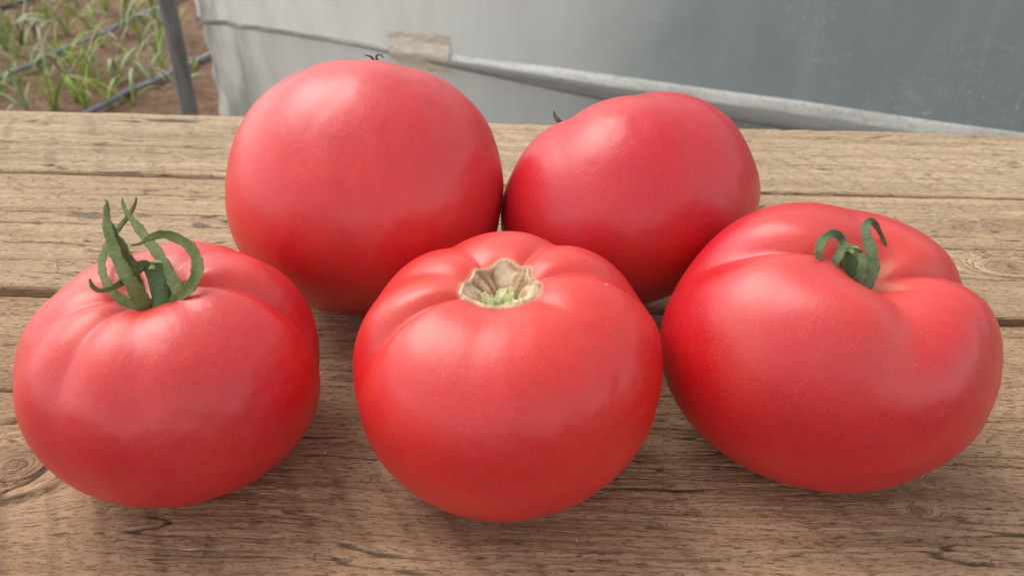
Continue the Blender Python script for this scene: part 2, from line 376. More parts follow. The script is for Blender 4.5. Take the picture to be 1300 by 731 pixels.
# ------------------------------------------------------------------ the bench
def seg(a, b, n): return list(np.linspace(a, b, n, endpoint=False))
def warp(x, y, knots, s):
    """stream-line coordinate: the grain runs along x and flows round the knots"""
    v = y + .0035 * fbm(x * 5, y * 9, s, 3) + .0012 * fbm(x * 22, y * 60, s + 3, 2)
    kn = np.zeros_like(x)
    for (kx, ky, a, st, ring) in knots:
        dx = (x - kx) / st; dy = y - ky
        ang = .5 * fbm(x * 60, y * 90, s + 11, 2)
        r2 = dx * dx + dy * dy + 1e-9
        r = np.sqrt(r2) * (1 + .18 * ang)
        outer = -dy * a * a / (r2 + .25 * a * a) * 1.0
        inside = smooth(a * 1.15, a * .85, r)
        v = v + outer * (1 - inside) + inside * (ring * r * 1.3 - dy)
        kn = np.maximum(kn, smooth(a * 1.0, a * .25, r) * min(1, ring))
    return v, kn
def plank(name, y0, y1, thick, x_in, dx, dy, knots, cracks, stains, dusts, mat, s, saw, parent, label, z0=0.0, edge=.0018, relief_amp=1.0):
    xa, xb = x_in
    xs = np.array([-.95] + seg(-.9, xa, 30) + seg(xa, xb, int((xb - xa) / dx)) + seg(xb, .9, 30) + [.9, .95])
    # cross-section path: bottom front -> front side -> rounded edge -> top -> edge -> back side
    ys = []; zs = []; nx = []
    m = 7
    for k in range(6): ys.append(y0); zs.append(-thick + (thick - edge) * k / 6)
    for k in range(m): a = math.pi / 2 * k / m; ys.append(y0 + edge - edge * math.cos(a)); zs.append(-edge + edge * math.sin(a))
    top = seg(y0 + edge, y1 - edge, int((y1 - y0 - 2 * edge) / dy))
    ys += top; zs += [0] * len(top)
    for k in range(m): a = math.pi / 2 * k / m; ys.append(y1 - edge + edge * math.sin(a)); zs.append(-edge + edge * math.cos(a))
    for k in range(6): ys.append(y1); zs.append(-edge - (thick - edge) * k / 5)
    ys = np.array(ys); zs = np.array(zs)
    # arc length across so the fibre texture also runs down the sides
    arc = np.concatenate([[0], np.cumsum(np.hypot(np.diff(ys), np.diff(zs)))])
    X, A = np.meshgrid(xs, arc); Y = np.repeat(ys[:, None], len(xs), 1); Z = np.repeat(zs[:, None], len(xs), 1)
    yy = A - arc[13] + y0 + edge            # equals y on the top
    v, kn = warp(X, yy, knots, s)
    topm = smooth(-edge * 1.2, -edge * .1, Z)
    # relief ---------------------------------------------------------------
    band = fbm(X * 7, v * 260, s + 20, 3)
    fib = fbm(X * 38, v * 900, s + 30, 2)
    lum = fbm(X * 4, yy * 14, s + 40, 3)
    rel = .00032 * band + .00026 * fib
    chips = fbm(X * 60, v * 380, s + 50, 3)
    chipm = smooth(-.05, .4, fbm(X * 9, yy * 30, s + 60, 3))
    rel = rel - .00065 * smooth(.15, .5, chips) * chipm
    # many short splits
    nse = vnoise(X * 16 + 3.3, v * 330, s + 70); msk = smooth(-.05, .45, vnoise(X * 19, v * 85, s + 80))
    ck = (1 - smooth(.02, .11, np.abs(nse))) * msk * .75
    # long named cracks
    for (cx0, cx1, cy, wd, dp) in cracks:
        t = smooth(cx0, cx0 + .012, X) * (1 - smooth(cx1 - .012, cx1, X))
        yc = cy + .0018 * fbm(X * 12, X * 0 + cy * 50, s + 90, 4) + .0006 * fbm(X * 90, X * 0, s + 91, 2)
        wv = wd * (.55 + .45 * (vnoise(X * 45, X * 0 + cy * 9, s + 92) + 1))
        ck = np.maximum(ck, (1 - smooth(wv * .2, wv * 1.0, np.abs(yy - yc))) * t * dp * (.55 + .45 * smooth(-.4, .2, vnoise(X * 30, X * 0 + cy * 31, s + 93))))
    ck = ck * np.clip(topm + .3, 0, 1)
    rel = rel - .0011 * ck
    # saw marks: slanted shallow scores
    for (sx0, sx1, sy0, sy1, ang, sp, amp) in saw:
        q = (X * math.cos(ang) + yy * math.sin(ang)) / sp + .35 * fbm(X * 9, yy * 9, s + 95, 2)
        w = 1 - smooth(.04, .20, np.abs(q - np.round(q)))
        mk = smooth(sx0, sx0 + .04, X) * (1 - smooth(sx1 - .04, sx1, X)) * smooth(sy0, sy0 + .01, yy) * (1 - smooth(sy1 - .01, sy1, yy))
        mk = mk * smooth(-.45, .2, vnoise(X * 40, yy * 60, s + 96))
        rel = rel - amp * w * mk
        kn = np.maximum(kn, .32 * w * mk)
    z_off = (rel + .0006 * lum) * relief_amp
    edge_w = .0012 * fbm(X * 9, A * 0 + 3, s + 97, 4) + .0005 * fbm(X * 60, A * 80, s + 98, 2)
    sidef = smooth(y0 + .012, y0, Y) ; sideb = smooth(y1 - .012, y1, Y)
    Yn = Y + edge_w * sidef - edge_w * sideb
    Zn = Z + z0 + z_off * np.where(topm > 0, .3 + .7 * topm, .3)
    Yn = Yn + np.where(topm < .5, rel * 1.5 * np.sign(Y - (y0 + y1) / 2), 0)
    st = np.zeros_like(X)
    for (sx, sy, rx, ry, am) in stains:
        rr = np.hypot((X - sx) / rx, (yy - sy) / ry) + .55 * fbm(X * 110, yy * 190, s + 99, 3)
        st = np.maximum(st, am * (1 - smooth(.55, 1.05, rr)))
    du = np.zeros_like(X)
    for (sx, sy, rx, ry, am) in dusts:
        rr = np.hypot((X - sx) / rx, (yy - sy) / ry)
        du = np.maximum(du, am * (1 - smooth(.4, 1.0, rr)) * smooth(.15, .5, fbm(X * 260, yy * 330, s + 101, 3)))
    co = np.stack([X, Yn, Zn], -1).reshape(-1, 3)
    wc = np.stack([X + s * 3.7, v + s * 1.3, X * 0 + s], -1).reshape(-1, 3)
    f = grid_faces(len(ys), len(xs))
    # close the underside
    nx_ = len(xs); nr = len(ys)
    c = np.arange(nx_ - 1)
    bot = np.stack([c, (nr - 1) * nx_ + c, (nr - 1) * nx_ + c + 1, c + 1], -1)
    f = np.concatenate([f, bot])
    return mesh_obj(name, co, f, mat, parent, attrs=dict(wood_coord=wc, crack=ck.ravel(), stain=st.ravel(), knot=kn.ravel(),
                    relief=np.clip(.5 + band.ravel(), 0, 1), dust=du.ravel()), label=label)

bench = empty('wooden_bench', (0, .35, -.5), label='weathered wooden bench of wide cracked planks under the red tomatoes', cat='bench')
def bp(o):  # children keep world coordinates
    o.matrix_parent_inverse = Matrix.Translation((0, -.35, .5)); return o
bp(plank('plank', .128, .2960, .045, (-.28, .30), .0009, .00042,
   [(-.1765, .187, .016, 1.35, .6), (.132, .1815, .0035, 1.5, .35), (.02, .135, .003, 2.5, .4)],
   [(-.083, -.045, .1965, .0006, 1), (.05, .105, .1985, .0006, 1), (.11, .30, .2035, .00055, 1), (.16, .30, .228, .0005, .8),
    (-.065, -.052, .1905, .0006, .8), (.055, .11, .206, .0005, .9), (-.28, -.17, .262, .0004, .6), (.17, .3, .172, .0004, .7), (-.14, -.08, .152, .0003, .5)],
   [(.131, .1813, .004, .0022, .6), (-.0385, .1845, .003, .002, .5), (.085, .196, .004, .0016, .8), (-.075, .2415, .006, .002, .5)],
   [(.11, .1795, .03, .02, .25), (-.07, .15, .08, .02, .12)], M_front, 2,
   [(-.3, .4, .12, .20, .62, .0135, .00030)], bench, 'brown front plank with cracks, a knot and slanted saw marks'))
bp(plank('plank', .3050, .4419, .045, (-.40, .40), .0012, .0006,
   [(.252, .3560, .012, 2.0, .55), (-.2500, .3810, .004, 2, .5), (.30, .42, .004, 2, .4)],
   [(-.40, -.16, .3885, .0007, 1), (-.40, -.22, .3735, .0007, .9), (.215, .40, .3745, .0007, 1), (.20, .32, .341, .0005, .8), (-.40, -.20, .331, .0004, .6), (.0, .03, .41, .0005, .6)],
   [(-.252, .3835, .016, .0055, .85), (-.235, .420, .007, .0022, .8), (-.222, .3855, .006, .002, .7), (-.186, .3755, .006, .004, .9),
    (-.205, .4085, .004, .0016, .7), (-.165, .437, .008, .003, .7), (-.277, .378, .006, .002, .6), (-.1865, .386, .004, .002, .7)],
   [(.243, .416, .020, .016, 1.0), (.258, .408, .020, .012, .9), (.20, .43, .02, .01, .6)], M_mid, 5,
   [], bench, 'middle plank with dark stains at left and curved grain at right', z0=-.001))
bp(plank('plank', .4424, .5577, .045, (-.52, .48), .0016, .0008,
   [(.3275, .4985, .0035, 2.2, 1.0), (-.225, .490, .002, 2.4, .8)],
   [(.18, .36, .5035, .0007, .8), (-.335, -.27, .5455, .0009, .7), (-.21, -.10, .5455, .0008, .9), (-.52, -.12, .4705, .0006, .6), (.20, .29, .532, .0006, .7), (.0, .2, .52, .0005, .5), (-.4, -.2, .512, .0004, .5),
    (-.52, -.3, .458, .0005, .5), (.14, .47, .4600, .0005, .5)],
   [(-.222, .4875, .008, .0025, .6), (-.277, .5450, .008, .003, .5)], [], M_back, 8,
   [(.10, .50, .445, .515, .50, .0175, .0006), (-.5, .1, .44, .55, .45, .03, .00014)], bench, 'pale back plank with saw marks and a worn far edge', z0=.0012, relief_amp=1.3))
def box_part(name, lo, hi, mat, parent, bev=.004, **k):
    import bmesh
    bm = bmesh.new(); bmesh.ops.create_cube(bm, size=1)
    for v in bm.verts: v.co = Vector([lo[i] + (v.co[i] + .5) * (hi[i] - lo[i]) for i in range(3)])
    bmesh.ops.bevel(bm, geom=bm.edges[:], offset=bev, segments=2, affect='EDGES')
    me = bpy.data.meshes.new(name); bm.to_mesh(me); bm.free(); me.materials.append(mat)
    n = len(me.vertices)
    co = np.zeros(n * 3, np.float32); me.vertices.foreach_get('co', co); co = co.reshape(-1, 3)
    a = me.attributes.new('wood_coord', 'FLOAT_VECTOR', 'POINT'); a.data.foreach_set('vector', co[:, [0, 1, 2]].ravel())
    o = bpy.data.objects.new(name, me); C.objects.link(o); o.parent = parent
    return prop(o, **k)
for x in (-.72, .72):
    bp(box_part('crossbeam', (x - .03, .15, -.1185), (x + .03, .545, -.0485), M_under, bench))
    for y in (.165, .495):
        bp(box_part('leg', (x - .031, y, -.5), (x + .031, y + .04, -.1195), M_under, bench))

# ------------------------------------------------------------------ tomatoes
def tube_ribbon(pts, wid, thick, mat, name, parent, origin, roll=0.0, sub=10, tip=None, twist=0.0, cup=.0):
    """curved tapering sepal: pts are 3D points, wid/thick half sizes at each point"""
    pts = [np.array(p, float) for p in pts]
    if name == 'sepal':
        wid = [w * .86 for w in wid]; thick = thick * .62; cup = cup + .15
    P = []; Wd = []; n = len(pts)
    for i in range(n - 1):
        p0 = pts[max(i - 1, 0)]; p1 = pts[i]; p2 = pts[i + 1]; p3 = pts[min(i + 2, n - 1)]
        for k in range(sub):
            t = k / sub
            P.append(.5 * ((2 * p1) + (-p0 + p2) * t + (2 * p0 - 5 * p1 + 4 * p2 - p3) * t * t + (-p0 + 3 * p1 - 3 * p2 + p3) * t ** 3))
            Wd.append(wid[i] + (wid[i + 1] - wid[i]) * (t * t * (3 - 2 * t)))
    P.append(pts[-1]); Wd.append(wid[-1])
    P = np.array(P); L = len(P)
    T = np.gradient(P, axis=0); T /= np.linalg.norm(T, axis=1)[:, None] + 1e-12
    V = []; al = []; st = []
    K = 14
    arc = np.concatenate([[0], np.cumsum(np.linalg.norm(np.diff(P, axis=0), axis=1))])
    for i in range(L):
        view = P[i] + origin - CAMP; view /= np.linalg.norm(view)
        s1 = np.cross(T[i], -view); s1 /= np.linalg.norm(s1) + 1e-9
        s2 = np.cross(s1, T[i])
        a = R_(roll + twist * i / L)
        w = s1 * math.cos(a) + s2 * math.sin(a); nn = np.cross(w, T[i])
        hw = Wd[i]; ht = min(thick, hw * .8)
        for k in range(K):
            b = 2 * math.pi * k / K
            cx = math.cos(b); sy = math.sin(b)
            bulge = cup * hw * (cx * cx)
            rag = 1 + (.10 * math.sin(arc[i] * 900 + k) + .08 * math.sin(arc[i] * 2300 + 2 * k)) * (abs(cx) > .6)
            if name == 'stalk': rag = 1 + .07 * math.cos(5 * b) + .04 * math.sin(arc[i] * 700 + 3 * b)
            V.append(P[i] + w * hw * cx * rag + nn * (ht * sy * (1 + .35 * (1 - abs(cx)) * (name == 'sepal')) + bulge))
            al.append(i / (L - 1)); st.append((arc[i] * 60, k * 1.7 if k <= K / 2 else (K - k) * 1.7, 0))
    F = grid_faces(L, K, wrap=True).tolist()
    F.append(list(range(K))[::-1]); F.append([(L - 1) * K + k for k in range(K)])
    return mesh_obj(name, V, F, mat, parent, attrs=dict(along=al, strip=np.array(st)))

def build_tomato(key, label, scar=None):
    X, Y, Rr, h, tx, ty = FIT[key]
    T = dict(TOM[key], R=Rr, h=h); M = axes_rot(tx * 10, ty * 10, T.get('tz', 0))
    U, V = tomato_grid(300, 190)
    P0 = tomato_points(T, U, V)
    if scar:
        vbs = scar * (1 + .045 * np.cos(5 * U + .8) + .07 * np.cos(3 * U + 2) + .05 * np.sin(9 * U))
        P0[..., 2] -= .008 * (1 - smooth(.70, .97, V / vbs))
    # gentle irregularity of the skin
    n3 = .0006 * (fbm(U * 1.6 + 4 * np.cos(U), V * 4, int(Rr * 1e5), 3)) * np.sin(V)
    # keep the noise seamless in azimuth
    wv = .5 * (1 + np.cos(U)); P0 = P0 * (1 + (n3 * wv / Rr)[..., None])
    P = P0 @ M.T
    z0 = P[..., 2].min()
    P[..., 2] -= z0 + .0004
    root = empty('tomato', (X, Y, 0), label=label, cat='tomato', group='ripe red beefsteak tomatoes on the bench')
    sh = (1 - smooth(.15, 1.15, V)); 
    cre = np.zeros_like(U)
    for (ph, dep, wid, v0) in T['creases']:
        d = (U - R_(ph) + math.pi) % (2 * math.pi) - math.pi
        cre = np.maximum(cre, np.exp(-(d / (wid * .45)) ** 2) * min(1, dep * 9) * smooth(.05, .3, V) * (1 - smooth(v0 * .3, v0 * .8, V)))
    pale = np.zeros_like(U)
    if scar:
        vb = scar * (1 + .045 * np.cos(5 * U + .8) + .07 * np.cos(3 * U + 2) + .05 * np.sin(9 * U))
        pale = .55 * (1 - smooth(0, .022, V - vb - .001))
    else:
        pale = .22 * (1 - smooth(.08, .15, V + .04 * np.cos(5 * U)))
    unr = smooth(.1, .7, fbm(np.cos(U) * 1.2 + 3, np.sin(U) * 1.2 + V * 1.4, int(Rr * 1e6), 2))
    mesh_obj('skin', P.reshape(-1, 3), grid_faces(191, 300, wrap=True), SK[key], root,
             attrs=dict(shoulder=sh.ravel(), furrow=cre.ravel(), pale=pale.ravel(), unripe=unr.ravel()))
    loc = lambda q: (np.array(q) @ M.T) + np.array([0, 0, -z0 - .0004])
    return root, T, loc, np.array([X, Y, 0])

# --- the middle one, its stalk gone
root, T, loc, O0 = build_tomato('mid', 'front middle tomato without a stalk, showing its brown corky stem scar with a green centre', scar=.205)
nu, nv = 150, 44
U, Q = np.meshgrid(np.linspace(0, 2 * math.pi, nu, endpoint=False), np.linspace(0, 1, nv), indexing='xy')
vb = .205 * (1 + .045 * np.cos(5 * U + .8) + .07 * np.cos(3 * U + 2) + .05 * np.sin(9 * U))
V = vb * (1 - Q) + .0015
P = tomato_points(T, U, V)
foldn = np.zeros_like(U)
for ph, w in ((25, .05), (60, .045), (95, .06), (128, .05), (160, .05), (-150, .06), (-100, .05), (-50, .05), (-15, .05)):
    d = (U - R_(ph) - .25 * np.sin(Q * 4 + ph) + math.pi) % (2 * math.pi) - math.pi
    foldn = np.maximum(foldn, np.exp(-(d / (w * 1.5)) ** 2) * smooth(.04, .25, Q) * (1 - smooth(.75, .98, Q)))
wr = fbm(U * 3 / 1.0 + 9, Q * 5, 77, 4) * np.sin(U / 2) ** 2 + fbm((U + math.pi) % (2 * math.pi) * 3 + 2, Q * 5, 71, 4) * np.cos(U / 2) ** 2
P[..., 2] += .0007 * np.sin(math.pi * np.minimum(Q * 6, 1) / 2) + .0011 * wr * smooth(0, .2, Q) - .0012 * foldn - .0020 * smooth(.10, .60, Q) + .0009 * np.exp(-((Q - .09) / .06) ** 2)
ringline = np.exp(-((Q - .14 - .03 * np.sin(U * 7)) / .035) ** 2) * .55
mesh_obj('stem_scar', loc(P).reshape(-1, 3), grid_faces(nv, nu, wrap=True), M_cork, root, attrs=dict(fold=np.clip(foldn * .8 + ringline * .6, 0, 1).ravel()))
U, Q = np.meshgrid(np.linspace(0, 2 * math.pi, 90, endpoint=False), np.linspace(0, 1, 26), indexing='xy')
V = .115 * (1 + .15 * np.cos(4 * U + 1) + .1 * np.cos(7 * U)) * (1 - Q) + .0015
P = tomato_points(T, U, V)
P[..., 2] += -.0026 + .0036 * smooth(0, .35, Q) + .0012 * fbm(P[..., 0] * 900, P[..., 1] * 900, 31, 3) * smooth(0, .3, Q) - .0012 * smooth(.55, 1, Q)
mesh_obj('stem_core', loc(P).reshape(-1, 3), grid_faces(26, 90, wrap=True), M_core, root)

def sepal_set(root, O0, base_depth, items):
    for nm, mat, pts, wid, thick, roll, twist, cup in items:
        p3 = [at_depth(px, py, base_depth + dd) - O0 for px, py, dd in pts]
        tube_ribbon(p3, wid, thick, mat, nm, root, O0, roll=roll, twist=twist, cup=cup)

# --- the left one with the long spidery calyx
root, T, loc, O0 = build_tomato('left', 'front left tomato with tall curling green sepals and a short thick stalk')
S = loc(tomato_points(T, np.array(0.), np.array(.001))) + O0
D = float((S - CAMP) @ FWD); px = D / FPX
print('left stem depth', D, 'px', px)
W = lambda *a: [w * px for w in a]
sepal_set(root, O0, D, [
 ('stalk', G3, [(210, 394, -.006), (206, 375, -.005), (200, 354, -.003), (194, 338, -.002)], W(15, 13, 12, 12), 11 * px, 0, 0, 0),
 ('sepal', G1, [(200, 388, -.004), (184, 382, -.008), (166, 356, -.010), (149, 325, -.009), (138, 290, -.007), (136, 270, -.006), (136, 257, -.006), (133, 253, -.005)], W(7, 11, 10, 8.5, 7, 4.5, 2.2, .8), 4.2 * px, 12, 20, .25),
 ('sepal', G1, [(218, 390, -.007), (225, 372, -.006), (214, 346, -.002), (197, 317, .003), (180, 295, .008), (166, 276, .011), (158, 264, .013), (155, 252, .014)], W(6, 9, 8.2, 8, 7, 4.5, 3.2, .9), 4.2 * px, -15, 25, .25),
 ('sepal', G1, [(218, 388, -.006), (236, 372, -.0075), (249, 354, -.007), (251, 332, -.005), (242, 314, -.003), (226, 303, -.002), (206, 298, -.003), (189, 303, -.005), (179, 309, -.006), (166, 312, -.007)], W(6, 8, 9, 8, 7.5, 7, 6.5, 4.5, 2.5, .9), 2.6 * px, 35, -70, .35),
 ('sepal', G1, [(192, 390, -.006), (172, 387, -.009), (150, 376, -.009), (134, 355, -.006), (130, 332, .000), (138, 308, .008), (152, 289, .012), (165, 272, .014), (172, 258, .015), (173, 250, .015)], W(6, 7, 6.5, 6, 5.5, 5, 4.5, 4, 2.5, .9), 3.4 * px, 10, 30, .2),
 ('sepal', G2, [(180, 372, -.006), (170, 350, -.007), (161, 334, -.007), (153, 314, -.007), (145, 296, -.006), (139, 278, -.005)], W(5, 8, 11, 8, 4.5, .9), 2.0 * px, -20, 20, .4),
 ('sepal', G1, [(198, 356, -.001), (192, 342, -.002), (181, 336, -.004), (169, 345, -.006), (158, 355, -.008), (145, 363, -.010), (128, 368, -.012), (118, 363, -.013), (114, 354, -.014)], W(6, 8, 8, 7.5, 6, 4.5, 4, 3.4, 1.5), 3.4 * px, 5, 40, .2),
 ('sepal', G1, [(206, 376, .008), (214, 366, .009), (222, 362, .011), (231, 366, .012)], W(6, 7, 4, 1), 2.5 * px, 5, 20, .2),
])
# cut end of the stalk, a little rough collar
def cut_cap(root, O0, c, rad, nrm, mat=M_cut, name='cut_end', seed=1, sx=1.0):
    nrm = np.array(nrm, float); nrm /= np.linalg.norm(nrm)
    a = np.cross(nrm, [0, 1, 0]); a /= np.linalg.norm(a); b = np.cross(nrm, a)
    V = []; 
    nr, na = 8, 36
    for i in range(nr + 1):
        r = rad * (1 - i / nr) + 1e-6
        for k in range(na):
            t = 2 * math.pi * k / na
            rr = r * (1 + .12 * math.sin(3 * t + seed) + .08 * math.sin(5 * t + 2 * seed))
            hgt = rad * (.30 * math.sin(math.pi * min(1, (i / nr) * 3) / 2) * (1) - .35 * (i > 4)) + rad * .10 * math.sin(i * 2.1 + k * 1.7 + seed)
            V.append(c - O0 + a * rr * math.cos(t) * sx + b * rr * math.sin(t) + nrm * hgt)
    mesh_obj(name, V, grid_faces(nr + 1, na, wrap=True), mat, root)
cut_cap(root, O0, at_depth(193.5, 337, D - .002), 11.5 * px, (-.12, .1, 1), seed=2)

# --- the right one
root, T, loc, O0 = build_tomato('right', 'front right tomato, widest and deeply lobed, with short curled sepals round a stalk stub')
S = loc(tomato_points(T, np.array(0.), np.array(.001))) + O0
D = float((S - CAMP) @ FWD); px = D / FPX
print('right stem depth', D, 'px', px)
sepal_set(root, O0, D, [
 ('stalk', G3, [(1086, 368, -.003), (1083, 350, -.003), (1081, 332, -.002), (1081, 318, -.001)], W(11, 11, 11.5, 12), 10 * px, 0, 0, 0),
 ('sepal', G4, [(1074, 356, -.005), (1062, 338, -.007), (1066, 325, -.006), (1071, 312, -.003), (1067, 300, -.002), (1056, 297, -.004), (1045, 305, -.007), (1040, 318, -.009), (1041, 331, -.009)], W(5, 6, 6.5, 6, 6, 6, 6, 6.2, 5), 2.0 * px, 40, -60, .3),
 ('sepal', G4, [(1088, 366, -.004), (1102, 360, -.006), (1108, 342, -.006), (1107, 322, -.005), (1101, 302, -.003), (1099, 288, -.001), (1104, 280, .001), (1112, 285, .003), (1119, 298, .004), (1124, 309, .004), (1125, 316, .004)], W(6, 8.5, 8.5, 8, 7, 6, 5, 4.5, 3.5, 2.5, .8), 2.6 * px, 15, -50, .3),
 ('sepal', G4, [(1078, 360, -.004), (1090, 357, -.008), (1095, 345, -.009), (1096, 333, -.009), (1092, 326, -.008), (1087, 327, -.006)], W(5, 7.5, 7, 6.5, 6, 3), 2.4 * px, -8, 10, .3),
 ('sepal', G4, [(1080, 350, .006), (1072, 344, .008), (1064, 346, .010)], W(6, 6, 1), 2.0 * px, 20, 20, .3),
 ('sepal', G2, [(1100, 362, .003), (1112, 360, .005), (1124, 360, .006), (1134, 356, .007)], W(6, 6, 4, 1), 2.0 * px, 70, 10, .2),
])
cut_cap(root, O0, at_depth(1081, 317, D - .001), 11.5 * px, (.15, .05, 1), seed=4, sx=1.15)

# --- the two behind, leaning so that the calyx faces away
root, T, loc, O0 = build_tomato('backl', 'back left tomato, tallest of the five, its calyx hidden behind with two dry tips showing')
S = loc(tomato_points(T, np.array(0.), np.array(.001))) + O0
D = float((S - CAMP) @ FWD); px = D / FPX
print('backl stem depth', D)
sepal_set(root, O0, D - .012, [
 ('sepal', G2, [(478, 96, .012), (476, 82, .008), (472, 73, .004), (467, 71, .003), (463, 70, .002)], W(3, 2.4, 1.6, 1.2, .5), 1.5 * px, 10, 10, .2),
 ('sepal', G2, [(480, 96, .014), (480, 82, .009), (478, 72, .005), (483, 70, .004), (487, 74, .003)], W(3, 2.4, 1.7, 1.3, .5), 1.5 * px, 10, 10, .2),
 ('stalk', G3, [(478, 104, .010), (480, 96, .014), (482, 92, .020)], W(7, 6, 6), 6 * px, 0, 0, 0),
])
root, T, loc, O0 = build_tomato('backr', 'back right crimson tomato leaning left, one thin green sepal tip behind its shoulder')
S = loc(tomato_points(T, np.array(0.), np.array(.001))) + O0
D = float((S - CAMP) @ FWD); px = D / FPX
print('backr stem depth', D, 'S', S)
sepal_set(root, O0, D, [
 ('sepal', G4, [(728, 172, .004), (718, 163, .001), (710, 154, -.001), (705, 148, -.001), (703, 141, -.001)], W(5, 4.5, 4, 3, 1.0), 2 * px, 10, 10, .2),
 ('sepal', G4, [(722, 190, .010), (712, 182, .012), (706, 184, .016)], W(4, 4, 1), 2 * px, 10, 10, .2),
])

# ------------------------------------------------------------------ plastic film wall
A2 = np.array([-.8452, 1.9]); D2 = np.array([.90267, -.43033]); N2 = np.array([D2[1], -D2[0]])   # N2 faces the camera
RAILZ = -.2065
def film_mat(name, low):
    N = NT(name); O = N.obj()
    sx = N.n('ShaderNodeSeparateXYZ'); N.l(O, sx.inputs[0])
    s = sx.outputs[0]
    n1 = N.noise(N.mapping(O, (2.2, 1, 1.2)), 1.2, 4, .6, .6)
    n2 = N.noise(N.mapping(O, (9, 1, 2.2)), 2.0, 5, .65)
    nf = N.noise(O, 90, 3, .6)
    milk = N.rng(N.math('ADD', s, N.math('MULTIPLY', n1, .5)), .75, 1.75, 1.0, 0.0)  # brightness falling off to the right, painted into the film colour
    clear = (.235, .285, .285) if not low else (.18, .22, .21)  # dim end of that falloff, standing in for darkness behind the film
    lit_col = (.80, .815, .765) if not low else (.66, .665, .62)
    col = N.mix(milk, clear, lit_col)
    col = N.mix(N.math('MULTIPLY', N.rng(n2, .40, .70), .22), col, (.42, .45, .44))
    # dark brownish blotches near the gathered left end
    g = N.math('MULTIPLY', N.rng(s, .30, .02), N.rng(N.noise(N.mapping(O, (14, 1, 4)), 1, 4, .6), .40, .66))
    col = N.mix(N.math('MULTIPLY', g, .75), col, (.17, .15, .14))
    # white scuffs and scratches
    mp = N.mapping(O, (5, 1, 26), rot=(0, .5, 0)); sc = N.noise(mp, 6, 5, .7, 1.5)
    mp2 = N.mapping(O, (30, 1, 7), rot=(0, -.5, 0)); sc2 = N.noise(mp2, 4, 5, .7, 2.0)
    msk = N.rng(N.noise(O, 5, 3, .5), .42, .60)
    col = N.mix(N.math('MULTIPLY', N.math('MULTIPLY', N.rng(sc, .58, .66), msk), .24), col, (.75, .76, .72))
    col = N.mix(N.math('MULTIPLY', N.math('MULTIPLY', N.rng(sc2, .58, .66), msk), .24), col, (.75, .76, .72))
    vo = N.n('ShaderNodeTexVoronoi'); N.l(O, vo.inputs['Vector']); vo.inputs['Scale'].default_value = 26
    dots = N.math('MULTIPLY', N.rng(vo.outputs['Distance'], .085, .05), N.rng(N.noise(O, 8, 2), .5, .55))
    col = N.mix(N.math('MULTIPLY', dots, .40), col, (.7, .72, .7))
    hgt = N.math('ADD', N.math('MULTIPLY', N.noise(N.mapping(O, (10, 1, 3)), 2, 3, .5), 1.0), N.math('MULTIPLY', nf, .05))
    p = N.bsdf(Base_Color=col, Roughness=.34, Specular_IOR_Level=.5, Normal=N.bump(hgt, .5, .012))
    tr = N.n('ShaderNodeBsdfTranslucent'); N.l(col, tr.inputs[0])
    mx = N.n('ShaderNodeMixShader'); mx.inputs[0].default_value = .6
    N.l(p.outputs[0], mx.inputs[1]); N.l(tr.outputs[0], mx.inputs[2]); N.l(mx.outputs[0], N.out.inputs[0])
    return N.m
film = empty('plastic_film_wall', (A2[0], A2[1], -.5), label='grey translucent plastic sheeting wall with a rolled seam and tape patch behind the bench', cat='plastic sheeting')
film.rotation_euler = (0, 0, math.atan2(D2[1], D2[0]))
# local frame: x along the wall, -y towards the camera, z up from the ground
S0, S1 = -.0, 3.6
xs = np.concatenate([np.arange(S0, .5, .008), np.arange(.5, S1, .02)])
def wav(x, z):
    g = np.exp(-np.maximum(x, 0) / .16)
    return .014 * g * np.sin(x * 62 + 1.5 * np.sin(z * 5)) + .010 * fbm(x * 2.2, z * 2.0, 3, 3) + .012 * g * fbm(x * 22, z * 2.5, 8, 2)
def ledge(x): # left end tips slightly
    return .2935 + .002 * np.sin(x * 6)
def film_sheet(name, zlo, zhi, n, mat, push, leftpull, low=False):
    zz = np.linspace(0, 1, n)
    X, Tt = np.meshgrid(xs, zz)
    Z = zlo(X) * (1 - Tt) + zhi(X) * Tt
    Yv = wav(X, Z) + push(X, Tt)
    Xn = X + leftpull(Tt) * np.exp(-X / .1)
    F = grid_faces(n, len(xs))
    return mesh_obj(name, np.stack([Xn, Yv, Z], -1).reshape(-1, 3), F, mat, film)
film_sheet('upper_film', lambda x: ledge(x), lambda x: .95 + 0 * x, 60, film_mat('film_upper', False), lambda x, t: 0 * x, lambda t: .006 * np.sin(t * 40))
film_sheet('lower_film', lambda x: -.02 + 0 * x, lambda x: ledge(x) - .012, 40, film_mat('film_lower', True), lambda x, t: .010 + .0 * x, lambda t: .02 * (1 - t) + .006 * np.sin(t * 20))
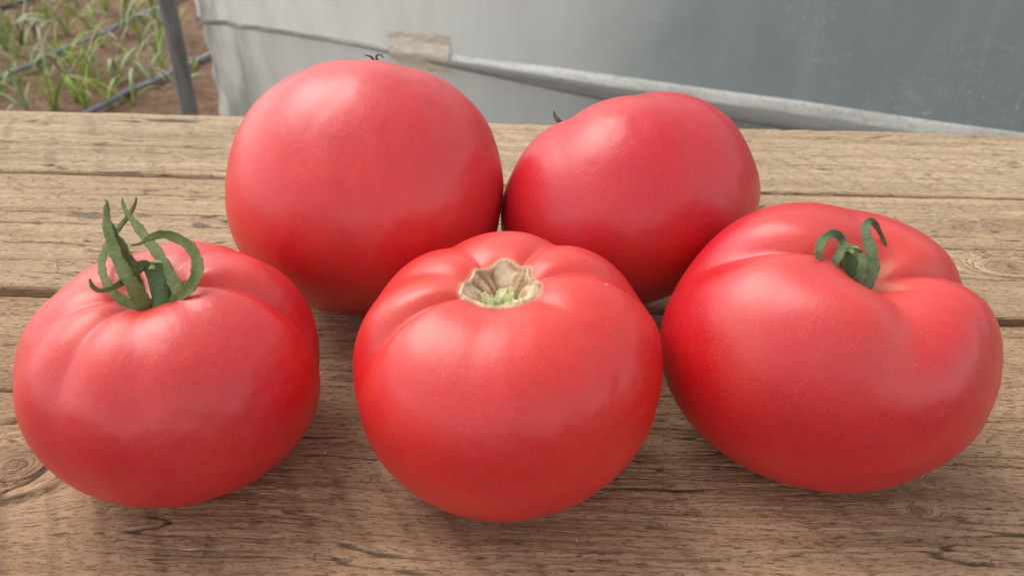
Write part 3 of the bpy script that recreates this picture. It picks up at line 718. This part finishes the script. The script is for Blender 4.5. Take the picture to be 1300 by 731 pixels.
# rolled seam: a fold that is slim at the left and fuller to the right
def roll_mat():
    N = NT('rolled_film'); O = N.obj()
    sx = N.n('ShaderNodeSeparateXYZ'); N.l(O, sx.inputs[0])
    n = N.noise(N.mapping(O, (6, 20, 20)), 1.5, 5, .65); f = N.noise(O, 120, 3)
    col = N.mix(N.rng(n, .35, .65), (.50, .50, .455), (.64, .64, .59))
    col = N.mix(N.math('MULTIPLY', N.rng(f, .5, .7), .4), col, (.25, .24, .21))
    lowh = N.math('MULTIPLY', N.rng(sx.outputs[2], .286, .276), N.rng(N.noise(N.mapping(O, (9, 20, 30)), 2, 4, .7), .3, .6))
    col = N.mix(N.rng(N.math('ADD', sx.outputs[2], N.math('MULTIPLY', n, .006)), .2945, .2885), col, (.29, .305, .29))  # lit top edge and shaded, mottled underside painted in by height
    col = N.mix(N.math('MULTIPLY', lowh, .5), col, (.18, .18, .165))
    g = N.math('MULTIPLY', N.rng(sx.outputs[0], .62, .40), N.rng(n, .3, .55))
    col = N.mix(N.math('MULTIPLY', g, .8), col, (.14, .12, .10))
    N.bsdf(Base_Color=col, Roughness=.45, Normal=N.bump(N.math('ADD', n, N.math('MULTIPLY', f, .2)), .6, .006)); return N.m
V = []; al = []
K = 20
for x in xs:
    rr = (.0035 + .0150 * smooth(.35, 1.25, x)) * (1 + .06 * float(vnoise(x * 5, 0, 4)))
    cy = float(wav(x, np.array(.30))) - rr * .7; cz = float(ledge(x)) - .006 - .003 * float(smooth(.3, 1.2, x))
    for k in range(K):
        b = 2 * math.pi * k / K
        q = 1 + .16 * math.cos(3 * b + x * 4)
        V.append((x, cy + rr * (.35 - .012 * 0) * math.cos(b) * q + rr * .25 * math.sin(b), cz + rr * 1.25 * math.sin(b) * q))
F = grid_faces(len(xs), K, wrap=True).tolist(); F.append(list(range(K))); F.append([(len(xs) - 1) * K + k for k in range(K)][::-1])
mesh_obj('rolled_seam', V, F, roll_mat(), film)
# tape patch
def tape_mat():
    N = NT('tan_packing_tape'); O = N.obj(); n = N.noise(N.mapping(O, (20, 10, 50)), 2, 4, .6, 1.0)
    col = N.mix(N.rng(n, .35, .7), (.60, .53, .41), (.68, .63, .54))
    N.bsdf(Base_Color=col, Roughness=.35, Normal=N.bump(n, .5, .003)); return N.m
nxp, nzp = 40, 26
TX, TZ = np.meshgrid(np.linspace(0, 1, nxp), np.linspace(0, 1, nzp))
bl, br, tl_, tr_ = (.590, .262), (.737, .252), (.585, .326), (.741, .333)
PX = (bl[0] * (1 - TX) + br[0] * TX) * (1 - TZ) + (tl_[0] * (1 - TX) + tr_[0] * TX) * TZ + .004 * fbm(TX * 0 + 1, TZ * 9, 5, 2)
PZ = (bl[1] * (1 - TX) + br[1] * TX) * (1 - TZ) + (tl_[1] * (1 - TX) + tr_[1] * TX) * TZ + .003 * fbm(TX * 8, TZ * 0 + 4, 6, 2)
PY = wav(PX, PZ) - .004 - .007 * np.exp(-((PZ - .288) / .018) ** 2) + .0015 * fbm(TX * 6, TZ * 9, 12, 3)
front = np.stack([PX, PY, PZ], -1).reshape(-1, 3); back = front + np.array([0, .0012, 0])
F = grid_faces(nzp, nxp); F2 = F[:, ::-1] + nxp * nzp
mesh_obj('tape_patch', np.concatenate([front, back]), np.concatenate([F, F2]), tape_mat(), film)

# ------------------------------------------------------------------ post
def post_mat():
    N = NT('grey_weathered_post'); O = N.obj(); n = N.noise(N.mapping(O, (30, 30, 4)), 2, 5, .65); f = N.noise(N.mapping(O, (160, 160, 20)), 2, 3)
    col = N.mix(N.rng(n, .35, .65), (.12, .125, .13), (.19, .19, .185))
    col = N.mix(N.math('MULTIPLY', N.rng(f, .5, .7), .3), col, (.16, .15, .14))
    N.bsdf(Base_Color=col, Roughness=.6, Normal=N.bump(f, .5, .003)); return N.m
pm = post_mat()
prt = empty('post', (-.918, 1.93, -.5), label='dark grey upright post between the soil bed and the plastic sheeting', cat='post')
K = 28; V = []
zs_ = np.linspace(-.05, 1.5, 60)
for z in zs_:
    for k in range(K):
        b = 2 * math.pi * k / K
        r = .0205 * (1 + .03 * math.cos(2 * b) + .02 * math.sin(z * 9 + b))
        V.append((r * math.cos(b) + .002 * math.sin(z * 4), r * math.sin(b), z))
F = grid_faces(len(zs_), K, wrap=True).tolist(); F.append(list(range(K))[::-1]); F.append([(len(zs_) - 1) * K + k for k in range(K)])
mesh_obj('pole', V, F, pm, prt)

# ------------------------------------------------------------------ drip lines
def hose_mat(name, a, b):
    N = NT(name); O = N.obj(); n = N.noise(N.mapping(O, (40, 4, 40)), 1.5, 4)
    N.bsdf(Base_Color=N.mix(N.rng(n, .35, .65), a, b), Roughness=.38, Specular_IOR_Level=.6); return N.m
def hose(p0, p1, r, mat, label, seed):
    p0 = np.array(p0); p1 = np.array(p1); d = p1 - p0; L = np.linalg.norm(d); d /= L; n = np.array([d[1], -d[0]])
    root = empty('drip_hose', (p0[0], p0[1], -.5), label=label, cat='hose', group='drip irrigation hoses on the soil')
    t = np.arange(-.9, L, .03); V = []; K = 12
    for s in t:
        off = .006 * math.sin(s * 3.1 + seed) + .004 * math.sin(s * 7.7 + seed * 2)
        x, y = d * s + n * off
        gz = float(soil_h(p0[0] + x, p0[1] + y)); z = .5 * gz + .012 + r
        for k in range(K):
            b = 2 * math.pi * k / K
            V.append((x + n[0] * r * math.cos(b), y + n[1] * r * math.cos(b), z + r * math.sin(b)))
    F = grid_faces(len(t), K, wrap=True).tolist(); F.append(list(range(K))); F.append([(len(t) - 1) * K + k for k in range(K)][::-1])
    mesh_obj('tube', V, F, mat, root)
    for j, s in enumerate(np.arange(.15 + .1 * seed, L, .3)):
        x, y = d * s + n * (.006 * math.sin(s * 3.1 + seed) + .004 * math.sin(s * 7.7 + seed * 2)); gz = float(soil_h(p0[0] + x, p0[1] + y)); z = .5 * gz + .012 + r
        Vv = []; 
        for q in np.linspace(-.018, .018, 5):
            rr = r * (1.35 if abs(q) < .015 else 1.1)
            for k in range(K):
                b = 2 * math.pi * k / K
                Vv.append((x + d[0] * q + n[0] * rr * math.cos(b), y + d[1] * q + n[1] * rr * math.cos(b), z + rr * math.sin(b)))
        F = grid_faces(5, K, wrap=True).tolist(); F.append(list(range(K))); F.append([4 * K + k for k in range(K)][::-1])
        mesh_obj('emitter', Vv, F, mat, root)
HM = hose_mat('blue_grey_hose', (.13, .145, .18), (.21, .23, .28)); HB = hose_mat('black_hose', (.012, .012, .014), (.03, .03, .032))
hose((-1.675, 2.10), (-1.60, 4.9), .008, HM, 'blue grey drip hose crossing the middle of the soil bed', 1)
hose((-1.235, 1.90), (-1.02, 3.2), .008, HM, 'blue grey drip hose nearest the post, partly behind the bench edge', 2)
hose((-2.285, 3.10), (-2.23, 4.9), .008, HB, 'black drip hose in the far top left corner', 3)

# ------------------------------------------------------------------ young plants in the bed
def leaf_mat(name, a, b, dry):
    N = NT(name); O = N.obj(); n = N.noise(O, 30, 4, .6)
    st = N.attr('strip', True); v = N.noise(N.mapping(st, (1, 1, 1)), 2, 3)
    col = N.mix(N.rng(n, .35, .65), a, b); col = N.mix(N.math('MULTIPLY', N.rng(v, .5, .7), .4), col, tuple(min(1, c * 1.6) for c in b))
    col = N.mix(N.rng(N.attr('along'), .80, .98), col, dry)
    p = N.bsdf(Base_Color=col, Roughness=.45, Specular_IOR_Level=.5)
    tr = N.n('ShaderNodeBsdfTranslucent'); N.l(col, tr.inputs[0])
    mx = N.n('ShaderNodeMixShader'); mx.inputs[0].default_value = .3
    N.l(p.outputs[0], mx.inputs[1]); N.l(tr.outputs[0], mx.inputs[2]); N.l(mx.outputs[0], N.out.inputs[0]); return N.m
LM = [leaf_mat('fresh_leaf', (.34, .50, .06), (.48, .62, .13), (.34, .32, .15)),
      leaf_mat('pale_leaf', (.34, .46, .22), (.50, .60, .36), (.42, .38, .24)),
      leaf_mat('straw_leaf', (.36, .33, .17), (.44, .38, .24), (.40, .32, .20))]
rnd = random.Random(11)
def leaf_mesh(L, w, lean, curl, tw):
    n = 9; V = []; al = []; st = []
    x = z = 0.0; a = lean; h = 0.0
    for i in range(n + 1):
        t = i / n
        ww = w * (.55 + .9 * t) * (1 - t) ** .75 if t < 1 else 0
        ww = w * min(1, .5 + 1.6 * t) * (1 - t ** 2.2) + .0004
        th = tw * t
        for q, up in ((-1, .30), (0, 0), (1, .30), (0, -.12)):
            V.append((x - math.cos(a) * 0 + up * ww * math.sin(a) * -1 * .6, q * ww * math.cos(th), z + up * ww * math.cos(a) * .8 + q * ww * math.sin(th)))
            al.append(t); st.append((t * 3, q * 6, 0))
        a += curl / n * (.4 + 1.4 * t)
        x += math.sin(a) * L / n; z += math.cos(a) * L / n
    F = grid_faces(n + 1, 4, wrap=True).tolist()
    me_o = mesh_obj('leaf', V, F, None, attrs=dict(along=al, strip=np.array(st)))
    me = me_o.data; bpy.data.objects.remove(me_o); return me
protos = []
for mi in range(3):
    for k in range(6):
        me = leaf_mesh(rnd.uniform(.14, .28), rnd.uniform(.0035, .0065), rnd.uniform(.05, .35), rnd.uniform(.3, 2.1), rnd.uniform(-.8, .8))
        me.materials.append(LM[mi]); protos.append((mi, me))
spots = [(99, 128, 1.0, 7), (141, 140, .9, 5), (72, 141, 1.0, 6), (38, 141, .9, 6), (193, 112, .9, 6), (152, 107, 1.0, 6), (87, 46, 1.1, 6), (120, 40, 1.0, 6),
         (10, 66, 1.2, 8), (28, 58, 1.1, 7), (45, 50, .9, 6), (165, 24, 1.2, 8), (135, 18, 1.1, 7), (105, 95, .9, 5), (60, 100, .8, 5), (203, 70, .9, 6), (208, 92, .8, 5),
         (180, 60, .8, 5), (225, 40, .8, 4), (243, 95, .7, 6), (5, 120, .8, 5), (118, 76, .8, 5), (150, 70, .8, 5), (100, 12, 1.0, 6), (60, 22, .9, 6), (20, 15, .9, 6), (175, 90, .8, 5),
         (195, 8, .9, 6), (75, 70, .7, 4), (35, 90, .7, 4), (232, 128, .7, 5), (170, 138, .8, 5), (112, 140, .8, 5), (5, 40, .9, 6), (80, 5, 1, 6), (50, -8, 1, 7), (130, -10, 1, 7), (180, -10, 1, 7), (15, -12, 1, 6),
         (25, 75, .8, 6), (50, 85, .8, 6), (88, 88, .8, 6), (130, 62, .8, 6), (110, 100, .8, 6), (160, 48, .9, 6), (188, 40, .8, 6), (125, 115, .8, 6), (90, 112, .8, 6), (22, 108, .8, 6), (65, 38, .9, 6), (198, 30, .8, 6)]
def zone(px_, g):
    if px_ > 228: return 'in the gap between the grey post and the plastic sheeting'
    xa = -1.675 + (g[1] - 2.1) * .0268; xb = -1.235 + (g[1] - 1.9) * .165; xc = -2.285 + (g[1] - 3.1) * .03
    if g[0] > xb: return 'between the near drip hose and the grey post'
    if g[0] > xa: return 'between the near and the middle drip hose'
    if g[0] > xc: return 'beyond the middle drip hose'
    return 'beside the black hose in the far corner'
ORD = ['first', 'second', 'third', 'fourth', 'fifth', 'sixth', 'seventh', 'eighth', 'ninth', 'tenth', 'eleventh', 'twelfth', 'thirteenth', 'fourteenth',
       'fifteenth', 'sixteenth', 'seventeenth', 'eighteenth', 'nineteenth', 'twentieth', 'twenty-first', 'twenty-second', 'twenty-third', 'twenty-fourth', 'twenty-fifth', 'twenty-sixth', 'twenty-seventh', 'twenty-eighth']
zn = {}
for i, sp_ in enumerate(spots): zn.setdefault(zone(sp_[0], on_z(sp_[0], sp_[1], -.5)), []).append((sp_[0], i))
labels = {}
for z_, lst in zn.items():
    lst.sort()
    for k, (_, i) in enumerate(lst):
        side = ', %s from the left' % ORD[k] if len(lst) > 1 else ''
        labels[i] = 'grassy plant ' + (z_ if zn else z_) + side.replace(' from the left', ' from left')
for i, (ppx, ppy, sc, nl) in enumerate(spots):
    g = on_z(ppx, ppy, -.5)
    if i == 19: g = on_z(243, 100, -.5)
    gz = -.5 + float(soil_h(g[0], g[1]))
    root = empty('young_plant', (g[0], g[1], gz - .006), label=labels[i], cat='plant', group='young grassy plants in the soil bed')
    base = rnd.uniform(0, 6.28)
    fav = rnd.choice([0, 0, 0, 1, 1, 2])
    for k in range(nl + 1):
        r = rnd.random(); mi = fav if r < .6 else (0 if r < .78 else (1 if r < .9 else 2))
        me = rnd.choice([m for q, m in protos if q == mi])
        o = bpy.data.objects.new('leaf', me); C.objects.link(o); o.parent = root
        o.rotation_euler = (rnd.uniform(-.15, .15), rnd.uniform(-.1, .25), base + k * 2.4 + rnd.uniform(-.4, .4))
        s_ = sc * rnd.uniform(.75, 1.35); o.scale = (s_, s_ * rnd.uniform(.8, 1.3), s_)
        o.location = (rnd.uniform(-.008, .008), rnd.uniform(-.008, .008), 0)

# ------------------------------------------------------------------ loose slivers and crumbs on the boards
rs = np.random.RandomState(5)
V = []; F = []
for i in range(230):
    y = rs.uniform(.135, .54); x = rs.uniform(-.55, .55) * (y / .4 + .2)
    if .292 < y < .309 or .438 < y < .446: continue
    if any((x - FIT[k][0]) ** 2 + (y - FIT[k][1]) ** 2 < .040 ** 2 for k in FIT): continue
    L = rs.uniform(.0006, .0035) * (1 if rs.rand() < .8 else 1.8); w = rs.uniform(.00018, .0005); a = rs.normal(0, .5) + (0 if rs.rand() < .7 else 1.2)
    d = np.array([math.cos(a), math.sin(a), 0]); n = np.array([-d[1], d[0], 0]); z = .0007
    b0 = len(V); c = np.array([x, y, z])
    for t, s_ in ((-1, .4), (0, 1.0), (1, .2)):
        for k in range(4):
            b = math.pi / 2 * k + .4
            V.append(c + d * L * t + n * w * s_ * math.cos(b) + np.array([0, 0, w * s_ * math.sin(b) + .0003 * (t == 1) + .0002 * t * t]))
    for j in range(2):
        for k in range(4): F.append((b0 + j * 4 + k, b0 + j * 4 + (k + 1) % 4, b0 + j * 4 + 4 + (k + 1) % 4, b0 + j * 4 + 4 + k))
    F.append((b0 + 3, b0 + 2, b0 + 1, b0)); F.append((b0 + 8, b0 + 9, b0 + 10, b0 + 11))
N = NT('sliver_wood'); O = N.obj()
N.bsdf(Base_Color=N.mix(N.rng(N.noise(O, 120, 2), .4, .6), (.30, .18, .10), (.66, .52, .38)), Roughness=.85)
mesh_obj('wood_slivers', V, F, N.m, smooth=False, kind='stuff', label='tiny loose wood slivers and crumbs scattered on the weathered planks', cat='wood slivers')
